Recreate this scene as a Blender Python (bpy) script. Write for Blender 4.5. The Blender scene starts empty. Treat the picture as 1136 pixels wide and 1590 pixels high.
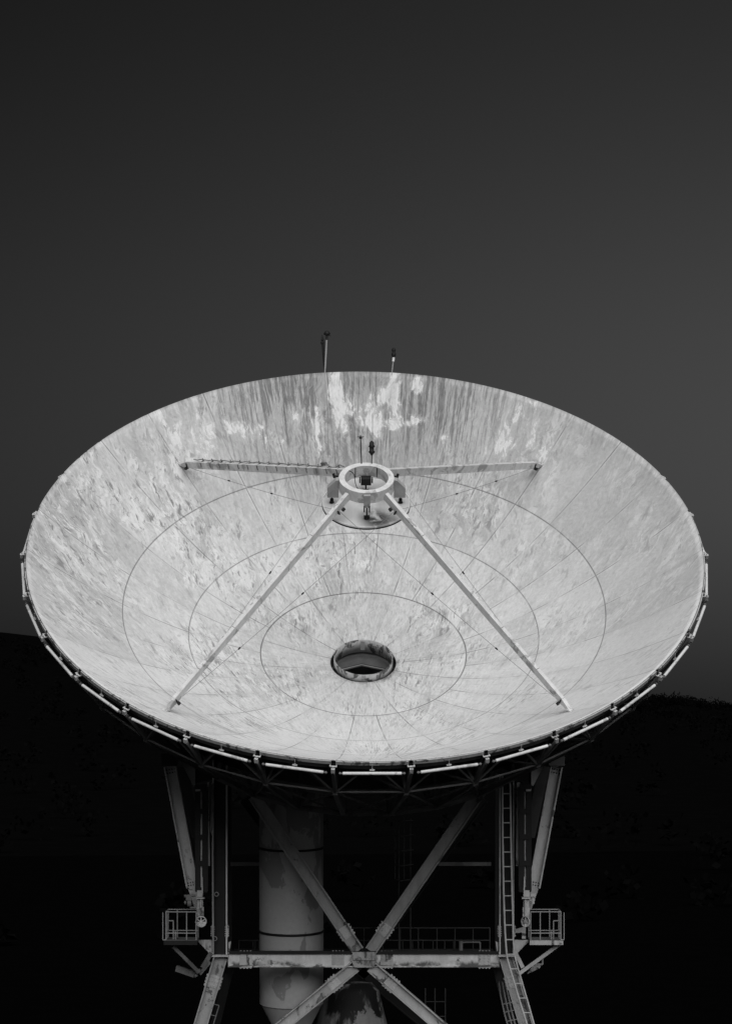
import bpy, math, random
from mathutils import Vector as Vec, Matrix
random.seed(7)
SC = bpy.context.scene
COL = SC.collection

# ------------------------------------------------------------------ camera, sky, sun, exposure
CAM_Z = 17.0
R = 12.0                       # radius of the dish rim, metres
FPX = 4756.25                  # focal length in pixels of the 1136 px wide photograph
cd = bpy.data.cameras.new('camera'); cam = bpy.data.objects.new('camera', cd); COL.objects.link(cam)
cam.location = (0, 0, CAM_Z); cam.rotation_euler = (math.radians(90), 0, 0)
cd.sensor_fit = 'HORIZONTAL'; cd.sensor_width = 36; cd.lens = 36*FPX/1136
cd.shift_y = 290/1136; cd.clip_start = 1; cd.clip_end = 20000
SC.camera = cam

SUN_EL, SUN_AZ = 45.0, 10.0    # sun behind the camera, a little to the right (azimuth from -Y towards +X)
wd = bpy.data.worlds.new('World'); SC.world = wd; wd.use_nodes = True
wt = wd.node_tree; wt.nodes.clear()
def wn(t, **k):
    n = wt.nodes.new(t)
    for a, b in k.items(): setattr(n, a, b)
    return n
wo = wn('ShaderNodeOutputWorld'); bg = wn('ShaderNodeBackground')
sky = wn('ShaderNodeTexSky'); sky.sky_type = 'NISHITA'; sky.sun_disc = False
sky.sun_elevation = math.radians(SUN_EL); sky.sun_rotation = math.radians(180-SUN_AZ)
sky.altitude = 0; sky.air_density = 1.0; sky.dust_density = 0.6; sky.ozone_density = 1.0
sep = wn('ShaderNodeSeparateColor')            # black-and-white through a red filter: the sky's red channel
wt.links.new(sky.outputs[0], sep.inputs[0])
# sky ahead darkened left and low; added brightness behind the camera lights the tower
def wm(op, a, b=0.0):
    n = wn('ShaderNodeMath'); n.operation = op
    for i, q in enumerate((a, b)):
        if isinstance(q, bpy.types.NodeSocket): wt.links.new(q, n.inputs[i])
        else: n.inputs[i].default_value = q
    return n.outputs[0]
def wr(x, lo, hi, a, b):
    n = wn('ShaderNodeMapRange'); n.interpolation_type = 'SMOOTHSTEP'; wt.links.new(x, n.inputs[0])
    for i, q in enumerate((lo, hi, a, b)): n.inputs[i+1].default_value = q
    return n.outputs[0]
tc = wn('ShaderNodeTexCoord'); sx = wn('ShaderNodeSeparateXYZ'); wt.links.new(tc.outputs['Generated'], sx.inputs[0])
dx, dyv, dz = sx.outputs[0], sx.outputs[1], sx.outputs[2]
ramp = wn('ShaderNodeValToRGB'); wt.links.new(wm('MULTIPLY', dz, 4.0), ramp.inputs[0]); ramp.color_ramp.interpolation = 'B_SPLINE'
stops = [(0.0, .0030), (.11, .0044), (.237, .0077), (.40, .0102), (.57, .0108), (.81, .0080), (1.0, .0070)]
el = ramp.color_ramp.elements
while len(el) < len(stops): el.new(0.5)
for e, (p, v) in zip(el, stops): e.position = p; e.color = (v*50, v*50, v*50, 1)
az = wm('DIVIDE', dx, wm('MAXIMUM', wm('ABSOLUTE', dyv), 0.02))
front = wm('MULTIPLY', wm('MULTIPLY', ramp.outputs[0], 0.02), wr(az, -0.26, 0.22, 0.36, 1.22))
mixn = wn('ShaderNodeMix'); mixn.data_type = 'FLOAT'
wt.links.new(wr(dyv, 0.25, -0.55, 0.0, 1.0), mixn.inputs[0]); wt.links.new(front, mixn.inputs[2]); mixn.inputs[3].default_value = 0.03
sky_level = wm('MULTIPLY', sep.outputs[0], mixn.outputs[0])
wt.links.new(sky_level, bg.inputs[0]); bg.inputs[1].default_value = 1.0
wt.links.new(bg.outputs[0], wo.inputs[0])

sl = bpy.data.lights.new('sun', 'SUN'); sun = bpy.data.objects.new('sun', sl); COL.objects.link(sun)
sl.energy = 3.2; sl.angle = math.radians(64); sl.color = (1, 1, 1)
_d = Vec((math.sin(math.radians(SUN_AZ))*math.cos(math.radians(SUN_EL)), -math.cos(math.radians(SUN_AZ))*math.cos(math.radians(SUN_EL)), math.sin(math.radians(SUN_EL))))
sun.rotation_euler = _d.to_track_quat('Z', 'Y').to_euler()
SC.view_settings.view_transform = 'Standard'; SC.view_settings.look = 'None'
SC.view_settings.exposure = 0.0; SC.view_settings.gamma = 1.0; SC.view_settings.use_curve_mapping = False

# ------------------------------------------------------------------ helpers
def at(u, v, Y):
    """point at depth Y seen at pixel (u, v) of the photograph"""
    return Vec(((u-568)/FPX*Y, Y, CAM_Z-(v-1085)/FPX*Y))

class MB:
    def __init__(s): s.v = []; s.f = []; s.smooth = []
    def add(s, vs, fs, sm=False):
        o = len(s.v); s.v += [Vec(a) for a in vs]; s.f += [tuple(o+i for i in f) for f in fs]; s.smooth += [sm]*len(fs)
    def frame(s, d, up):
        d = d.normalized(); x = up.cross(d)
        if x.length < 1e-5: x = Vec((1, 0, 0)).cross(d)
        x.normalize(); return x, d.cross(x).normalized()
    def bar(s, p, q, w, h, up=Vec((0, 0, 1)), w2=None, h2=None):
        """box from p to q; w across, h along 'up'"""
        p = Vec(p); q = Vec(q); x, y = s.frame(q-p, Vec(up)); vs = []
        for c, ww, hh in ((p, w, h), (q, w2 or w, h2 or h)):
            for a, b in ((-1, -1), (1, -1), (1, 1), (-1, 1)): vs.append(c+x*a*ww/2+y*b*hh/2)
        s.add(vs, [(3, 2, 1, 0), (4, 5, 6, 7), (0, 1, 5, 4), (1, 2, 6, 5), (2, 3, 7, 6), (3, 0, 4, 7)])
    def box(s, c, sx, sy, sz, X=Vec((1, 0, 0)), Y=Vec((0, 1, 0)), Z=Vec((0, 0, 1))):
        c = Vec(c); vs = [c+X*a*sx/2+Y*b*sy/2+Z*g*sz/2 for g in (-1, 1) for a, b in ((-1, -1), (1, -1), (1, 1), (-1, 1))]
        s.add(vs, [(3, 2, 1, 0), (4, 5, 6, 7), (0, 1, 5, 4), (1, 2, 6, 5), (2, 3, 7, 6), (3, 0, 4, 7)])
    def tube(s, p, q, r, n=12, r2=None):
        p = Vec(p); q = Vec(q); x, y = s.frame(q-p, Vec((0.13, 0.2, 1))); vs = []
        for c, rr in ((p, r), (q, r if r2 is None else r2)):
            for i in range(n):
                a = 2*math.pi*i/n; vs.append(c+x*rr*math.cos(a)+y*rr*math.sin(a))
        s.add(vs, [(i, (i+1) % n, n+(i+1) % n, n+i) for i in range(n)], True)
        s.add(vs[:n], [tuple(range(n-1, -1, -1))]); s.add(vs[n:], [tuple(range(n))])
    def path(s, pts, r, n=8):
        for a, b in zip(pts[:-1], pts[1:]): s.tube(a, b, r, n)
    def lathe(s, prof, n=64, c=Vec((0, 0, 0)), X=Vec((1, 0, 0)), Y=Vec((0, 1, 0)), Z=Vec((0, 0, 1)), closed=False, smooth=True, a0=0.0, a1=2*math.pi):
        full = abs(a1-a0-2*math.pi) < 1e-6; m = n if full else n+1; vs = []; k = len(prof)
        for i in range(m):
            a = a0+(a1-a0)*i/n
            for r, z in prof: vs.append(c+X*r*math.sin(a)-Y*r*math.cos(a)+Z*z)
        fs = []
        for i in range(n):
            j = (i+1) % m
            for t in range(k if closed else k-1):
                u = (t+1) % k
                fs.append((i*k+t, j*k+t, j*k+u, i*k+u))
        if not full and closed: fs += [tuple(range(k)), tuple((m-1)*k+t for t in range(k-1, -1, -1))]
        s.add(vs, fs, smooth)
    def prism(s, pts, d):
        """polygon pts pushed along vector d"""
        pts = [Vec(p) for p in pts]; n = len(pts); d = Vec(d)
        s.add(pts+[p+d for p in pts], [tuple(range(n-1, -1, -1)), tuple(range(n, 2*n))]+[(i, (i+1) % n, n+(i+1) % n, n+i) for i in range(n)])
    def hbeam(s, p, q, up, h, w, tf=0.04, tw=0.03):
        """rolled H section; flanges face +-up, h apart"""
        p = Vec(p); q = Vec(q); x, y = s.frame(q-p, Vec(up))
        for e in (-1, 1): s.bar(p+y*e*(h/2-tf/2), q+y*e*(h/2-tf/2), w, tf, up)
        s.bar(p, q, tw, h-2*tf, up)
    def each(s, name, mat, parent=None):
        """one object for every separate piece"""
        n = len(s.v); par = list(range(n))
        def find(i):
            while par[i] != i: par[i] = par[par[i]]; i = par[i]
            return i
        for f in s.f:
            for i in f[1:]: par[find(i)] = find(f[0])
        comp = {}
        for i in range(n): comp.setdefault(find(i), []).append(i)
        cl = []
        for idx in comp.values():
            lo = [min(s.v[i][k] for i in idx)-.004 for k in range(3)]; hi = [max(s.v[i][k] for i in idx)+.004 for k in range(3)]
            cl.append([idx, lo, hi])
        done = False
        while not done:
            done = True
            for i in range(len(cl)):
                for j in range(len(cl)-1, i, -1):
                    A, B = cl[i], cl[j]
                    if all(A[1][k] <= B[2][k] and B[1][k] <= A[2][k] for k in range(3)):
                        A[0] = A[0]+B[0]; A[1] = [min(p, q) for p, q in zip(A[1], B[1])]; A[2] = [max(p, q) for p, q in zip(A[2], B[2])]; cl.pop(j); done = False
        out = []
        for idx, _, _ in cl:
            st = set(idx); mp = {g: k for k, g in enumerate(idx)}; b = MB(); b.v = [s.v[i] for i in idx]
            for f, sm in zip(s.f, s.smooth):
                if f[0] in st: b.f.append(tuple(mp[i] for i in f)); b.smooth.append(sm)
            out.append(b.build(name, mat, parent))
        return out
    def build(s, name, mat, parent=None, org=None, smooth_angle=None):
        me = bpy.data.meshes.new(name); o0 = Vec(org) if org is not None else (ORG.get(parent.name, Vec()) if parent else Vec())
        me.from_pydata([tuple(a-o0) for a in s.v], [], s.f)
        me.polygons.foreach_set('use_smooth', s.smooth); me.materials.append(mat)
        import bmesh
        b = bmesh.new(); b.from_mesh(me); bmesh.ops.recalc_face_normals(b, faces=b.faces); b.to_mesh(me); b.free()
        o = bpy.data.objects.new(name, me); COL.objects.link(o)
        if parent: o.parent = parent
        ORG[o.name] = o0
        if parent is None and org is not None: o.location = o0
        return o
ORG = {}
def tag(o, label=None, cat=None, group=None, kind=None):
    if label: o['label'] = label
    if cat: o['category'] = cat
    if group: o['group'] = group
    if kind: o['kind'] = kind
    return o
def thing(name, loc, label, cat, group=None):
    o = bpy.data.objects.new(name, None); COL.objects.link(o); o.location = loc; o.empty_display_size = 0.3
    ORG[o.name] = Vec(loc); return tag(o, label, cat, group)

# ------------------------------------------------------------------ materials
class NT:
    def __init__(s, name):
        s.m = bpy.data.materials.new(name); s.m.use_nodes = True; s.t = s.m.node_tree; s.t.nodes.clear()
        s.out = s.t.nodes.new('ShaderNodeOutputMaterial'); s.b = s.t.nodes.new('ShaderNodeBsdfPrincipled')
        s.t.links.new(s.b.outputs[0], s.out.inputs[0])
        s.b.inputs['Specular IOR Level'].default_value = 0.25
    def n(s, t): return s.t.nodes.new(t)
    def put(s, sock, val):
        if hasattr(val, 'links') or isinstance(val, bpy.types.NodeSocket): s.t.links.new(val, sock)
        else: sock.default_value = val
    def math(s, op, a, b=0.0, c=0.0, clamp=False):
        n = s.n('ShaderNodeMath'); n.operation = op; n.use_clamp = clamp
        for i, x in enumerate((a, b, c)): s.put(n.inputs[i], x)
        return n.outputs[0]
    def add(s, a, b): return s.math('ADD', a, b)
    def sub(s, a, b): return s.math('SUBTRACT', a, b)
    def mul(s, a, b): return s.math('MULTIPLY', a, b)
    def ramp(s, x, lo, hi, a=0.0, b=1.0):
        n = s.n('ShaderNodeMapRange'); n.interpolation_type = 'SMOOTHSTEP'; s.put(n.inputs[0], x)
        n.inputs[1].default_value = lo; n.inputs[2].default_value = hi; n.inputs[3].default_value = a; n.inputs[4].default_value = b
        return n.outputs[0]
    def mix(s, f, a, b):
        n = s.n('ShaderNodeMix'); n.data_type = 'FLOAT'; s.put(n.inputs[0], f); s.put(n.inputs[2], a); s.put(n.inputs[3], b); return n.outputs[0]
    def xyz(s, x, y, z):
        n = s.n('ShaderNodeCombineXYZ')
        for i, q in enumerate((x, y, z)): s.put(n.inputs[i], q)
        return n.outputs[0]
    def noise(s, vec, scale, detail=4, rough=0.55, dist=0.0):
        n = s.n('ShaderNodeTexNoise'); s.t.links.new(vec, n.inputs['Vector'])
        n.inputs['Scale'].default_value = scale; n.inputs['Detail'].default_value = detail
        n.inputs['Roughness'].default_value = rough; n.inputs['Distortion'].default_value = dist
        return n.outputs[0]
    def white(s, vec):
        n = s.n('ShaderNodeTexWhiteNoise'); n.noise_dimensions = '3D'; s.t.links.new(vec, n.inputs['Vector']); return n.outputs['Value']
    def obj(s): return s.n('ShaderNodeTexCoord').outputs['Object']
    def geo(s): return s.n('ShaderNodeNewGeometry').outputs['Position']
    def split(s, v):
        n = s.n('ShaderNodeSeparateXYZ'); s.t.links.new(v, n.inputs[0]); return n.outputs
    def colour(s, val):
        n = s.n('ShaderNodeCombineColor')
        for i in range(3): s.put(n.inputs[i], val)
        s.t.links.new(n.outputs[0], s.b.inputs['Base Color'])
    def bump(s, h, strength=0.3, dist=0.02):
        n = s.n('ShaderNodeBump'); n.inputs['Strength'].default_value = strength; n.inputs['Distance'].default_value = dist
        s.t.links.new(h, n.inputs['Height']); s.t.links.new(n.outputs[0], s.b.inputs['Normal'])

R1, R2, R3, RH = 0.7237*R, 0.5284*R, 0.3122*R, 0.1001*R
KP = 0.42457/R                       # z = KP r^2
def zp(r): return KP*r*r

def mat_reflector():
    m = NT('weathered_dish_paint'); P = m.obj(); x, y, z = m.split(P)[:3]
    r = m.math('SQRT', m.add(m.mul(x, x), m.mul(y, y)))
    phi = m.math('ARCTAN2', x, m.mul(y, -1.0))
    # rain runs towards the lowest point of the tilted bowl
    dy = m.add(y, 0.909*R); th = m.math('ARCTAN2', x, dy); rho = m.math('SQRT', m.add(m.mul(x, x), m.mul(dy, dy)))
    wob = m.noise(P, 0.55, 3); thw = m.add(th, m.mul(m.sub(wob, 0.5), 0.05))
    def run(k, lo, off): return m.xyz(m.mul(thw, k), m.mul(rho, lo), off)
    def blobs(lst):
        t = 0.0
        for bx, by, sx, sy, am in lst:
            d = m.add(m.math('POWER', m.mul(m.sub(x, bx), 1/sx), 2.0), m.math('POWER', m.mul(m.sub(y, by), 1/sy), 2.0))
            t = m.add(t, m.mul(m.math('EXPONENT', m.mul(d, -1.0)), am))
        return t
    big = m.noise(P, 0.35, 4); mid = m.noise(P, 1.6, 6, 0.6)
    fine = m.noise(run(17.0, 0.7, 71.0), 11.0, 6, 0.75)
    s1 = m.noise(run(17.0, 0.16, 0.0), 2.6, 8, 0.7)
    s2 = m.noise(run(17.0, 0.24, 5.0), 13.0, 5, 0.68)
    f1 = m.noise(run(17.0, 0.38, 3.7), 1.3, 10, 0.66, 0.5)
    f2 = m.noise(run(15.0, 0.30, 11.0), 1.3, 10, 0.70, 0.5)
    f3 = m.noise(run(17.0, 0.45, 17.0), 3.0, 10, 0.68, 0.4)
    calm = m.ramp(m.add(x, m.mul(m.sub(big, 0.5), 6.0)), 2.5, 8.0, 1.0, 0.45)        # the right side is less worn
    wear = m.ramp(m.noise(m.xyz(x, y, 9.0), 0.32, 4, 0.6), 0.40, 0.62, 0.42, 1.35); calm = m.mul(calm, wear)
    a = m.add(BASE, m.mul(m.sub(big, 0.5), 0.12))
    a = m.add(a, m.mul(m.mul(m.sub(s1, 0.5), 0.42), calm))
    a = m.add(a, m.mul(m.mul(m.sub(s2, 0.5), 0.46), calm))
    a = m.add(a, m.mul(m.sub(fine, 0.5), 0.34))
    a = m.add(a, m.mul(m.sub(mid, 0.5), 0.06))
    ang = math.pi/15
    cell = m.math('FLOOR', m.math('DIVIDE', m.sub(phi, ang/2), ang))
    cell2 = m.math('FLOOR', m.math('DIVIDE', m.sub(phi, ang*1.5), ang*2))
    z1 = m.math('GREATER_THAN', r, R1); z2 = m.math('GREATER_THAN', r, R2); z3 = m.math('GREATER_THAN', r, R3)
    zone = m.add(m.add(z1, z2), z3); c = m.mix(z3, m.mul(cell2, 2.0), cell)
    a = m.add(a, m.mul(m.sub(m.white(m.xyz(c, zone, 0.3)), 0.5), 0.075))
    a = m.add(m.add(a, m.mul(z1, -0.035)), m.ramp(x, 0.2*R, 0.9*R, 0.0, -0.03)); a = m.add(a, m.ramp(y, 0.15*R, -0.80*R, -0.02, 0.125))  # weathered outer zone; light on lower and left bowl put into the paint
    rs1 = m.noise(m.xyz(m.mul(phi, 6.0), m.mul(r, 0.25), 81.0), 4.0, 8, 0.72)
    a = m.add(a, m.mul(m.mul(m.sub(rs1, 0.5), 0.34), m.ramp(r, 0.75*R, 0.3*R, 0.15, 1.0)))
    drip = m.mul(m.ramp(m.noise(m.xyz(m.mul(phi, 6.0), m.mul(r, 0.3), 91.0), 7.0, 6, 0.65), 0.58, 0.64), m.ramp(r, 0.62*R, 0.25*R))
    a = m.mix(m.mul(drip, 0.45), a, 0.27)
    # flaked patches: a paler and a darker coat with ragged edges
    pale = m.mul(m.mul(m.ramp(f1, 0.56, 0.572), m.add(0.35, m.ramp(s2, 0.35, 0.6, 0.0, 0.6))), calm)
    a = m.mix(pale, a, m.add(BASE+0.09, m.mul(m.sub(fine, 0.5), 0.16)))
    chips = m.mul(m.mul(m.ramp(f3, 0.56, 0.572), 0.62), calm)
    a = m.mix(chips, a, BASE+0.14)
    dark = m.mul(m.ramp(f2, 0.555, 0.57), m.ramp(s2, 0.40, 0.56))
    a = m.mix(m.mul(m.mul(dark, 0.62), calm), a, BASE-0.22)
    pits = m.ramp(m.noise(run(17.0, 0.6, 41.0), 5.0, 8, 0.70, 0.4), 0.585, 0.60)
    a = m.mix(m.mul(m.mul(pits, 0.60), calm), a, BASE-0.29)
    # hairline scratches
    hair = m.ramp(m.noise(run(17.0, 0.25, 21.0), 6.5, 4, 0.55), 0.59, 0.66)
    a = m.mix(m.mul(m.mul(hair, 0.75), calm), a, BASE-0.31)
    # grime hanging down from the upper rim
    up = m.mul(m.ramp(y, 0.52*R, 0.90*R), m.ramp(m.math('ABSOLUTE', x), 0.72*R, 0.20*R))
    gb = blobs([(-3.8, 11.0, .5, 1.3, .16), (-2.2, 11.2, .7, 1.2, .2), (-0.3, 10.6, .45, 1.6, .22), (0.55, 10.2, .25, 1.6, .2), (2.4, 11.0, .9, 1.2, .22), (3.3, 10.4, .35, 1.5, .15), (4.6, 10.3, .8, 1.3, .12), (-1.4, 9.6, .4, 1.2, .1), (1.0, 9.8, .3, 1.0, .1), (-4.9, 10.3, .25, 1.2, .1)])
    gn = m.noise(m.xyz(m.mul(th, 20.0), m.mul(rho, 0.06), 8.0), 6.5, 9, 0.76)
    grime = m.mul(up, m.ramp(m.add(gn, m.mul(gb, 0.32)), 0.52, 0.56))
    a = m.mix(m.mul(grime, 0.86), a, 0.06)
    rimg = m.mul(m.ramp(r, 0.925*R, 0.998*R), m.ramp(m.noise(m.xyz(m.mul(th, 40.0), m.mul(rho, 0.15), 2.0), 3.0, 6, 0.7), 0.46, 0.66))
    a = m.mix(m.mul(m.mul(rimg, 0.45), m.ramp(y, -2.0, 5.0)), a, 0.2)
    up2 = m.mul(m.ramp(y, 0.35*R, 0.80*R), m.ramp(m.math('ABSOLUTE', x), 0.66*R, 0.1*R))
    a = m.mix(m.mul(up2, 0.60), a, m.add(0.23, m.mul(m.sub(s2, 0.5), 0.6)))
    # top coat peeled to white undercoat
    pk = m.noise(m.xyz(m.mul(th, 18.0), m.mul(rho, 0.5), 31.0), 1.5, 10, 0.66, 0.5)
    pb = blobs([(-0.95, 11.6, .2, 1.0, .40), (-0.55, 10.7, .55, .55, .34), (-1.75, 10.35, .75, .45, .26), (-1.6, 9.6, .3, .7, .16), (0.45, 10.7, .30, .6, .36), (1.37, 11.3, .24, .75, .42), (0.95, 11.25, .25, .28, .36), (1.5, 10.25, 1.2, .16, .25), (2.4, 10.4, .9, .25, .2), (0.62, 10.2, .3, .35, .24), (-5.8, 9.0, .55, .9, .26), (-6.9, 8.7, .35, .6, .22), (-4.3, 9.5, .7, .4, .26), (-3.2, 9.5, .6, .7, .24), (6.0, 9.5, .7, .9, .22), (5.5, 8.9, .9, .5, .17), (-7.7, 9.1, .35, .3, .34), (3.25, 9.6, .22, .18, .34), (2.2, 11.5, .3, .4, .18), (-9.6, 7.0, .5, .35, .2), (-5.5, 3.2, .9, .9, .1), (7.0, 8.0, .9, .5, .12)])
    pv = m.add(m.add(m.mul(m.sub(pk, 0.5), 1.5), m.mul(pb, 1.10)), m.ramp(pb, 0.02, 0.12, -0.22, 0.0)); pf = m.noise(run(17.0, 0.35, 51.0), 4.5, 9, 0.72, 0.3)
    pv = m.add(pv, m.mul(m.sub(pf, 0.5), 1.5))
    halo = m.mul(m.ramp(pv, 0.10, 0.24), 0.35); peel = m.ramp(pv, 0.272, 0.288)
    worn = m.ramp(s2, 0.30, 0.52, 0.35, 1.0)
    a = m.mix(halo, a, BASE+0.06)
    a = m.mix(m.mul(m.mul(peel, worn), 0.92), a, m.add(0.66, m.add(m.mul(m.sub(fine, 0.5), 0.25), m.mul(m.sub(s2, 0.5), 0.3))))
    over = m.mul(m.mul(up, m.ramp(m.noise(m.xyz(m.mul(th, 20.0), m.mul(rho, 0.05), 61.0), 8.0, 6, 0.7), 0.56, 0.66)), 0.6)
    a = m.mix(over, a, 0.16)
    # joints between panels
    def line(d, w): return m.ramp(d, w*0.6, w, 1.0, 0.0)
    sm = m.noise(P, 0.8, 2); sm2 = m.ramp(sm, 0.40, 0.62, 0.12, 1.0)
    rings = 0.0
    for q, wdt, k in ((R1, 0.026, 0.75), (R2, 0.026, 0.70), (R3, 0.030, 0.9)):
        l = m.mul(line(m.math('ABSOLUTE', m.sub(r, q)), wdt), k); rings = m.math('MAXIMUM', rings, l)
    def spokes(per, offs):
        fr = m.math('FRACT', m.add(m.math('DIVIDE', m.sub(phi, offs), per), 0.5))
        return m.mul(m.mul(m.math('ABSOLUTE', m.sub(fr, 0.5)), per), r)
    sp = m.mix(z3, line(spokes(ang*2, ang*1.5), 0.022), line(spokes(ang, ang/2), 0.024))
    lip = m.mul(m.mix(z3, 0.0, m.ramp(m.math('ABSOLUTE', m.sub(spokes(ang, ang/2), 0.05)), 0.02, 0.04, 1.0, 0.0)), sm2)
    sp = m.mul(sp, m.mul(sm2, 0.72))
    seam = m.math('MAXIMUM', m.mul(rings, m.ramp(sm, 0.3, 0.5, 0.6, 1.0)), sp)
    a = m.mix(m.mul(lip, 0.22), a, BASE+0.16)
    a = m.mix(m.mul(seam, 0.85), a, 0.08)
    gath = m.mul(m.mix(z3, m.ramp(spokes(ang*2, ang*1.5), 0.02, 0.30, 1.0, 0.0), m.ramp(spokes(ang, ang/2), 0.02, 0.34, 1.0, 0.0)), m.ramp(s1, 0.46, 0.62))
    a = m.mix(m.mul(gath, 0.38), a, BASE-0.24)
    # soot close to the feed opening
    hole = m.mul(m.ramp(r, 1.9, 1.25), m.mul(m.ramp(m.noise(P, 2.6, 6, 0.7), 0.45, 0.7), m.ramp(y, 0.2, -1.0)))
    a = m.mix(m.mul(hole, 0.55), a, 0.25)
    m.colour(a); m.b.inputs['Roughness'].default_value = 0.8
    m.bump(m.add(m.add(m.mul(f1, 0.6), m.mul(mid, 0.5)), m.mul(m.sub(1.0, seam), 0.5)), 0.4, 0.02)
    return m.m
BASE = 0.54

def mat_steel(name, base, stain=0.5, dark=0.08, scale=1.0, rough=0.55, vert=True, thr=0.56, ledge=None):
    m = NT(name); P = m.geo(); x, y, z = m.split(P)[:3]
    v = m.xyz(m.mul(x, 2.2), m.mul(y, 2.2), m.mul(z, 0.5)) if vert else P
    n1 = m.noise(v, 1.1*scale, 7, 0.65, 0.4); n2 = m.noise(P, 0.8*scale, 6, 0.6, 0.6); n3 = m.noise(P, 14*scale, 4, 0.6)
    oi = m.n('ShaderNodeObjectInfo').outputs['Random']
    a = m.add(base, m.add(m.mul(m.sub(oi, 0.5), base*0.16), m.mul(m.sub(n1, 0.5), base*0.9))); a = m.add(a, m.mul(m.sub(n3, 0.5), base*0.4))
    s = m.mul(m.ramp(m.add(n2, m.mul(m.sub(n3, 0.5), 0.12)), thr, thr+0.035), m.ramp(n1, 0.36, 0.52))
    a = m.mix(m.mul(s, stain), a, dark)
    if ledge is not None:      # dirt lying along the lower flange
        d = m.mul(m.ramp(m.add(z, m.mul(m.sub(n1, 0.5), -0.5)), ledge+0.02, ledge+0.16, 1.0, 0.0), m.ramp(m.noise(m.xyz(m.mul(x, 0.35), y, m.mul(z, 0.6)), 2.2, 7, 0.65), 0.44, 0.56))
        a = m.mix(m.mul(d, 0.9), a, dark)
    m.colour(a); m.b.inputs['Roughness'].default_value = rough; m.bump(n3, 0.15, 0.01)
    return m.m

def mat_tube():
    m = NT('peeling_grey_tube_paint'); P = m.geo(); x, y, z = m.split(P)[:3]
    n = m.noise(m.xyz(x, y, m.mul(z, 0.45)), 0.75, 6, 0.55, 0.5); n3 = m.noise(P, 7, 5, 0.6)
    a = m.add(0.38, m.mul(m.sub(n3, 0.5), 0.10)); n = m.add(n, m.ramp(z, CAM_Z-9.5, CAM_Z-5.5, -0.09, 0.09))  # dark patches thicken upwards, painting in the shade under the dish
    a = m.mix(m.mul(m.ramp(n, 0.53, 0.545), 0.8), a, 0.19)
    a = m.mix(m.mul(m.ramp(m.noise(P, 1.9, 9, 0.66, 0.4), 0.59, 0.62), 0.5), a, 0.44)
    m.colour(a); m.b.inputs['Roughness'].default_value = 0.6; return m.m

def mat_plain(name, base, rough=0.6, var=0.3, scale=3.0):
    m = NT(name); P = m.geo(); n = m.noise(P, scale, 5, 0.6)
    m.colour(m.add(base, m.mul(m.sub(n, 0.5), base*var*2))); m.b.inputs['Roughness'].default_value = rough; return m.m

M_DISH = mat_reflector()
M_STRUT = mat_steel('pale_strut_paint', 0.58, 0.7, 0.2, 1.7, thr=0.54)
M_APEX = mat_steel('apex_ring_paint', 0.62, 0.6, 0.22, 2.0, thr=0.54)
M_BRK = mat_steel('grey_bracket_paint', 0.36, 0.4, 0.1, 1.5)
M_ROD = mat_steel('white_rod_paint', 0.62, 0.6, 0.2, 1.8)
M_CLIP = mat_steel('grey_clip_paint', 0.44, 0.6, 0.1, 2.5)
M_RIM = mat_steel('rusted_rim_paint', 0.36, 0.9, 0.04, 2.8, thr=0.54)
M_TRUSS = mat_steel('dull_truss_paint', 0.15, 0.6, 0.05, 1.0)
M_TOWER = mat_steel('stained_tower_paint', 0.46, 0.92, 0.04, 1.1)
M_BRACE = mat_steel('dull_brace_paint', 0.30, 0.8, 0.05, 1.4, thr=0.60)
M_BEAM = mat_steel('stained_beam_paint', 0.60, 0.85, 0.05, 1.3, thr=0.63, ledge=CAM_Z-(1499-1085)/FPX*111.0)
M_LEG = mat_steel('scuffed_leg_paint', 0.33, 0.8, 0.05, 1.4, thr=0.57)
M_LOWX = mat_steel('rusting_brace_paint', 0.42, 0.9, 0.04, 1.6, thr=0.57)
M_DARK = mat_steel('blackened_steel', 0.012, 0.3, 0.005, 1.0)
M_DARK2 = mat_steel('dark_grey_steel', 0.05, 0.4, 0.02)
M_BLACK = mat_plain('black_fitting', 0.012)
M_DUCT = mat_steel('grimy_duct', 0.075, 0.5, 0.03)
M_TRUSS2 = mat_steel('grey_chord_paint', 0.26, 0.5, 0.08)
M_PLATE = mat_steel('hub_plating', 0.16, 0.4, 0.05)
M_COLLAR = mat_steel('streaked_collar_steel', 0.38, 0.9, 0.03, 2.2, vert=True, thr=0.5)
M_TUBE = mat_tube()
M_RAIL = mat_plain('galvanised_rail', 0.30)
M_RAIL2 = mat_plain('worn_ladder_paint', 0.46, 0.6, 0.4)
M_DIMRAIL = mat_plain('dull_rail', 0.07)
M_CABLE = mat_plain('dark_cable', 0.2)
M_CONC = mat_steel('stained_plinth', 0.36, 0.97, 0.012, 0.7, thr=0.47)
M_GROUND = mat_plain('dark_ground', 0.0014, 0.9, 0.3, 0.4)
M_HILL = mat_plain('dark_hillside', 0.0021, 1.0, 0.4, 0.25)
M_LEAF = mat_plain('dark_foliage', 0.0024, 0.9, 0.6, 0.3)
for _m in (M_GROUND, M_HILL, M_LEAF): _m.node_tree.nodes['Principled BSDF'].inputs['Specular IOR Level'].default_value = 0.0

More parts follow.
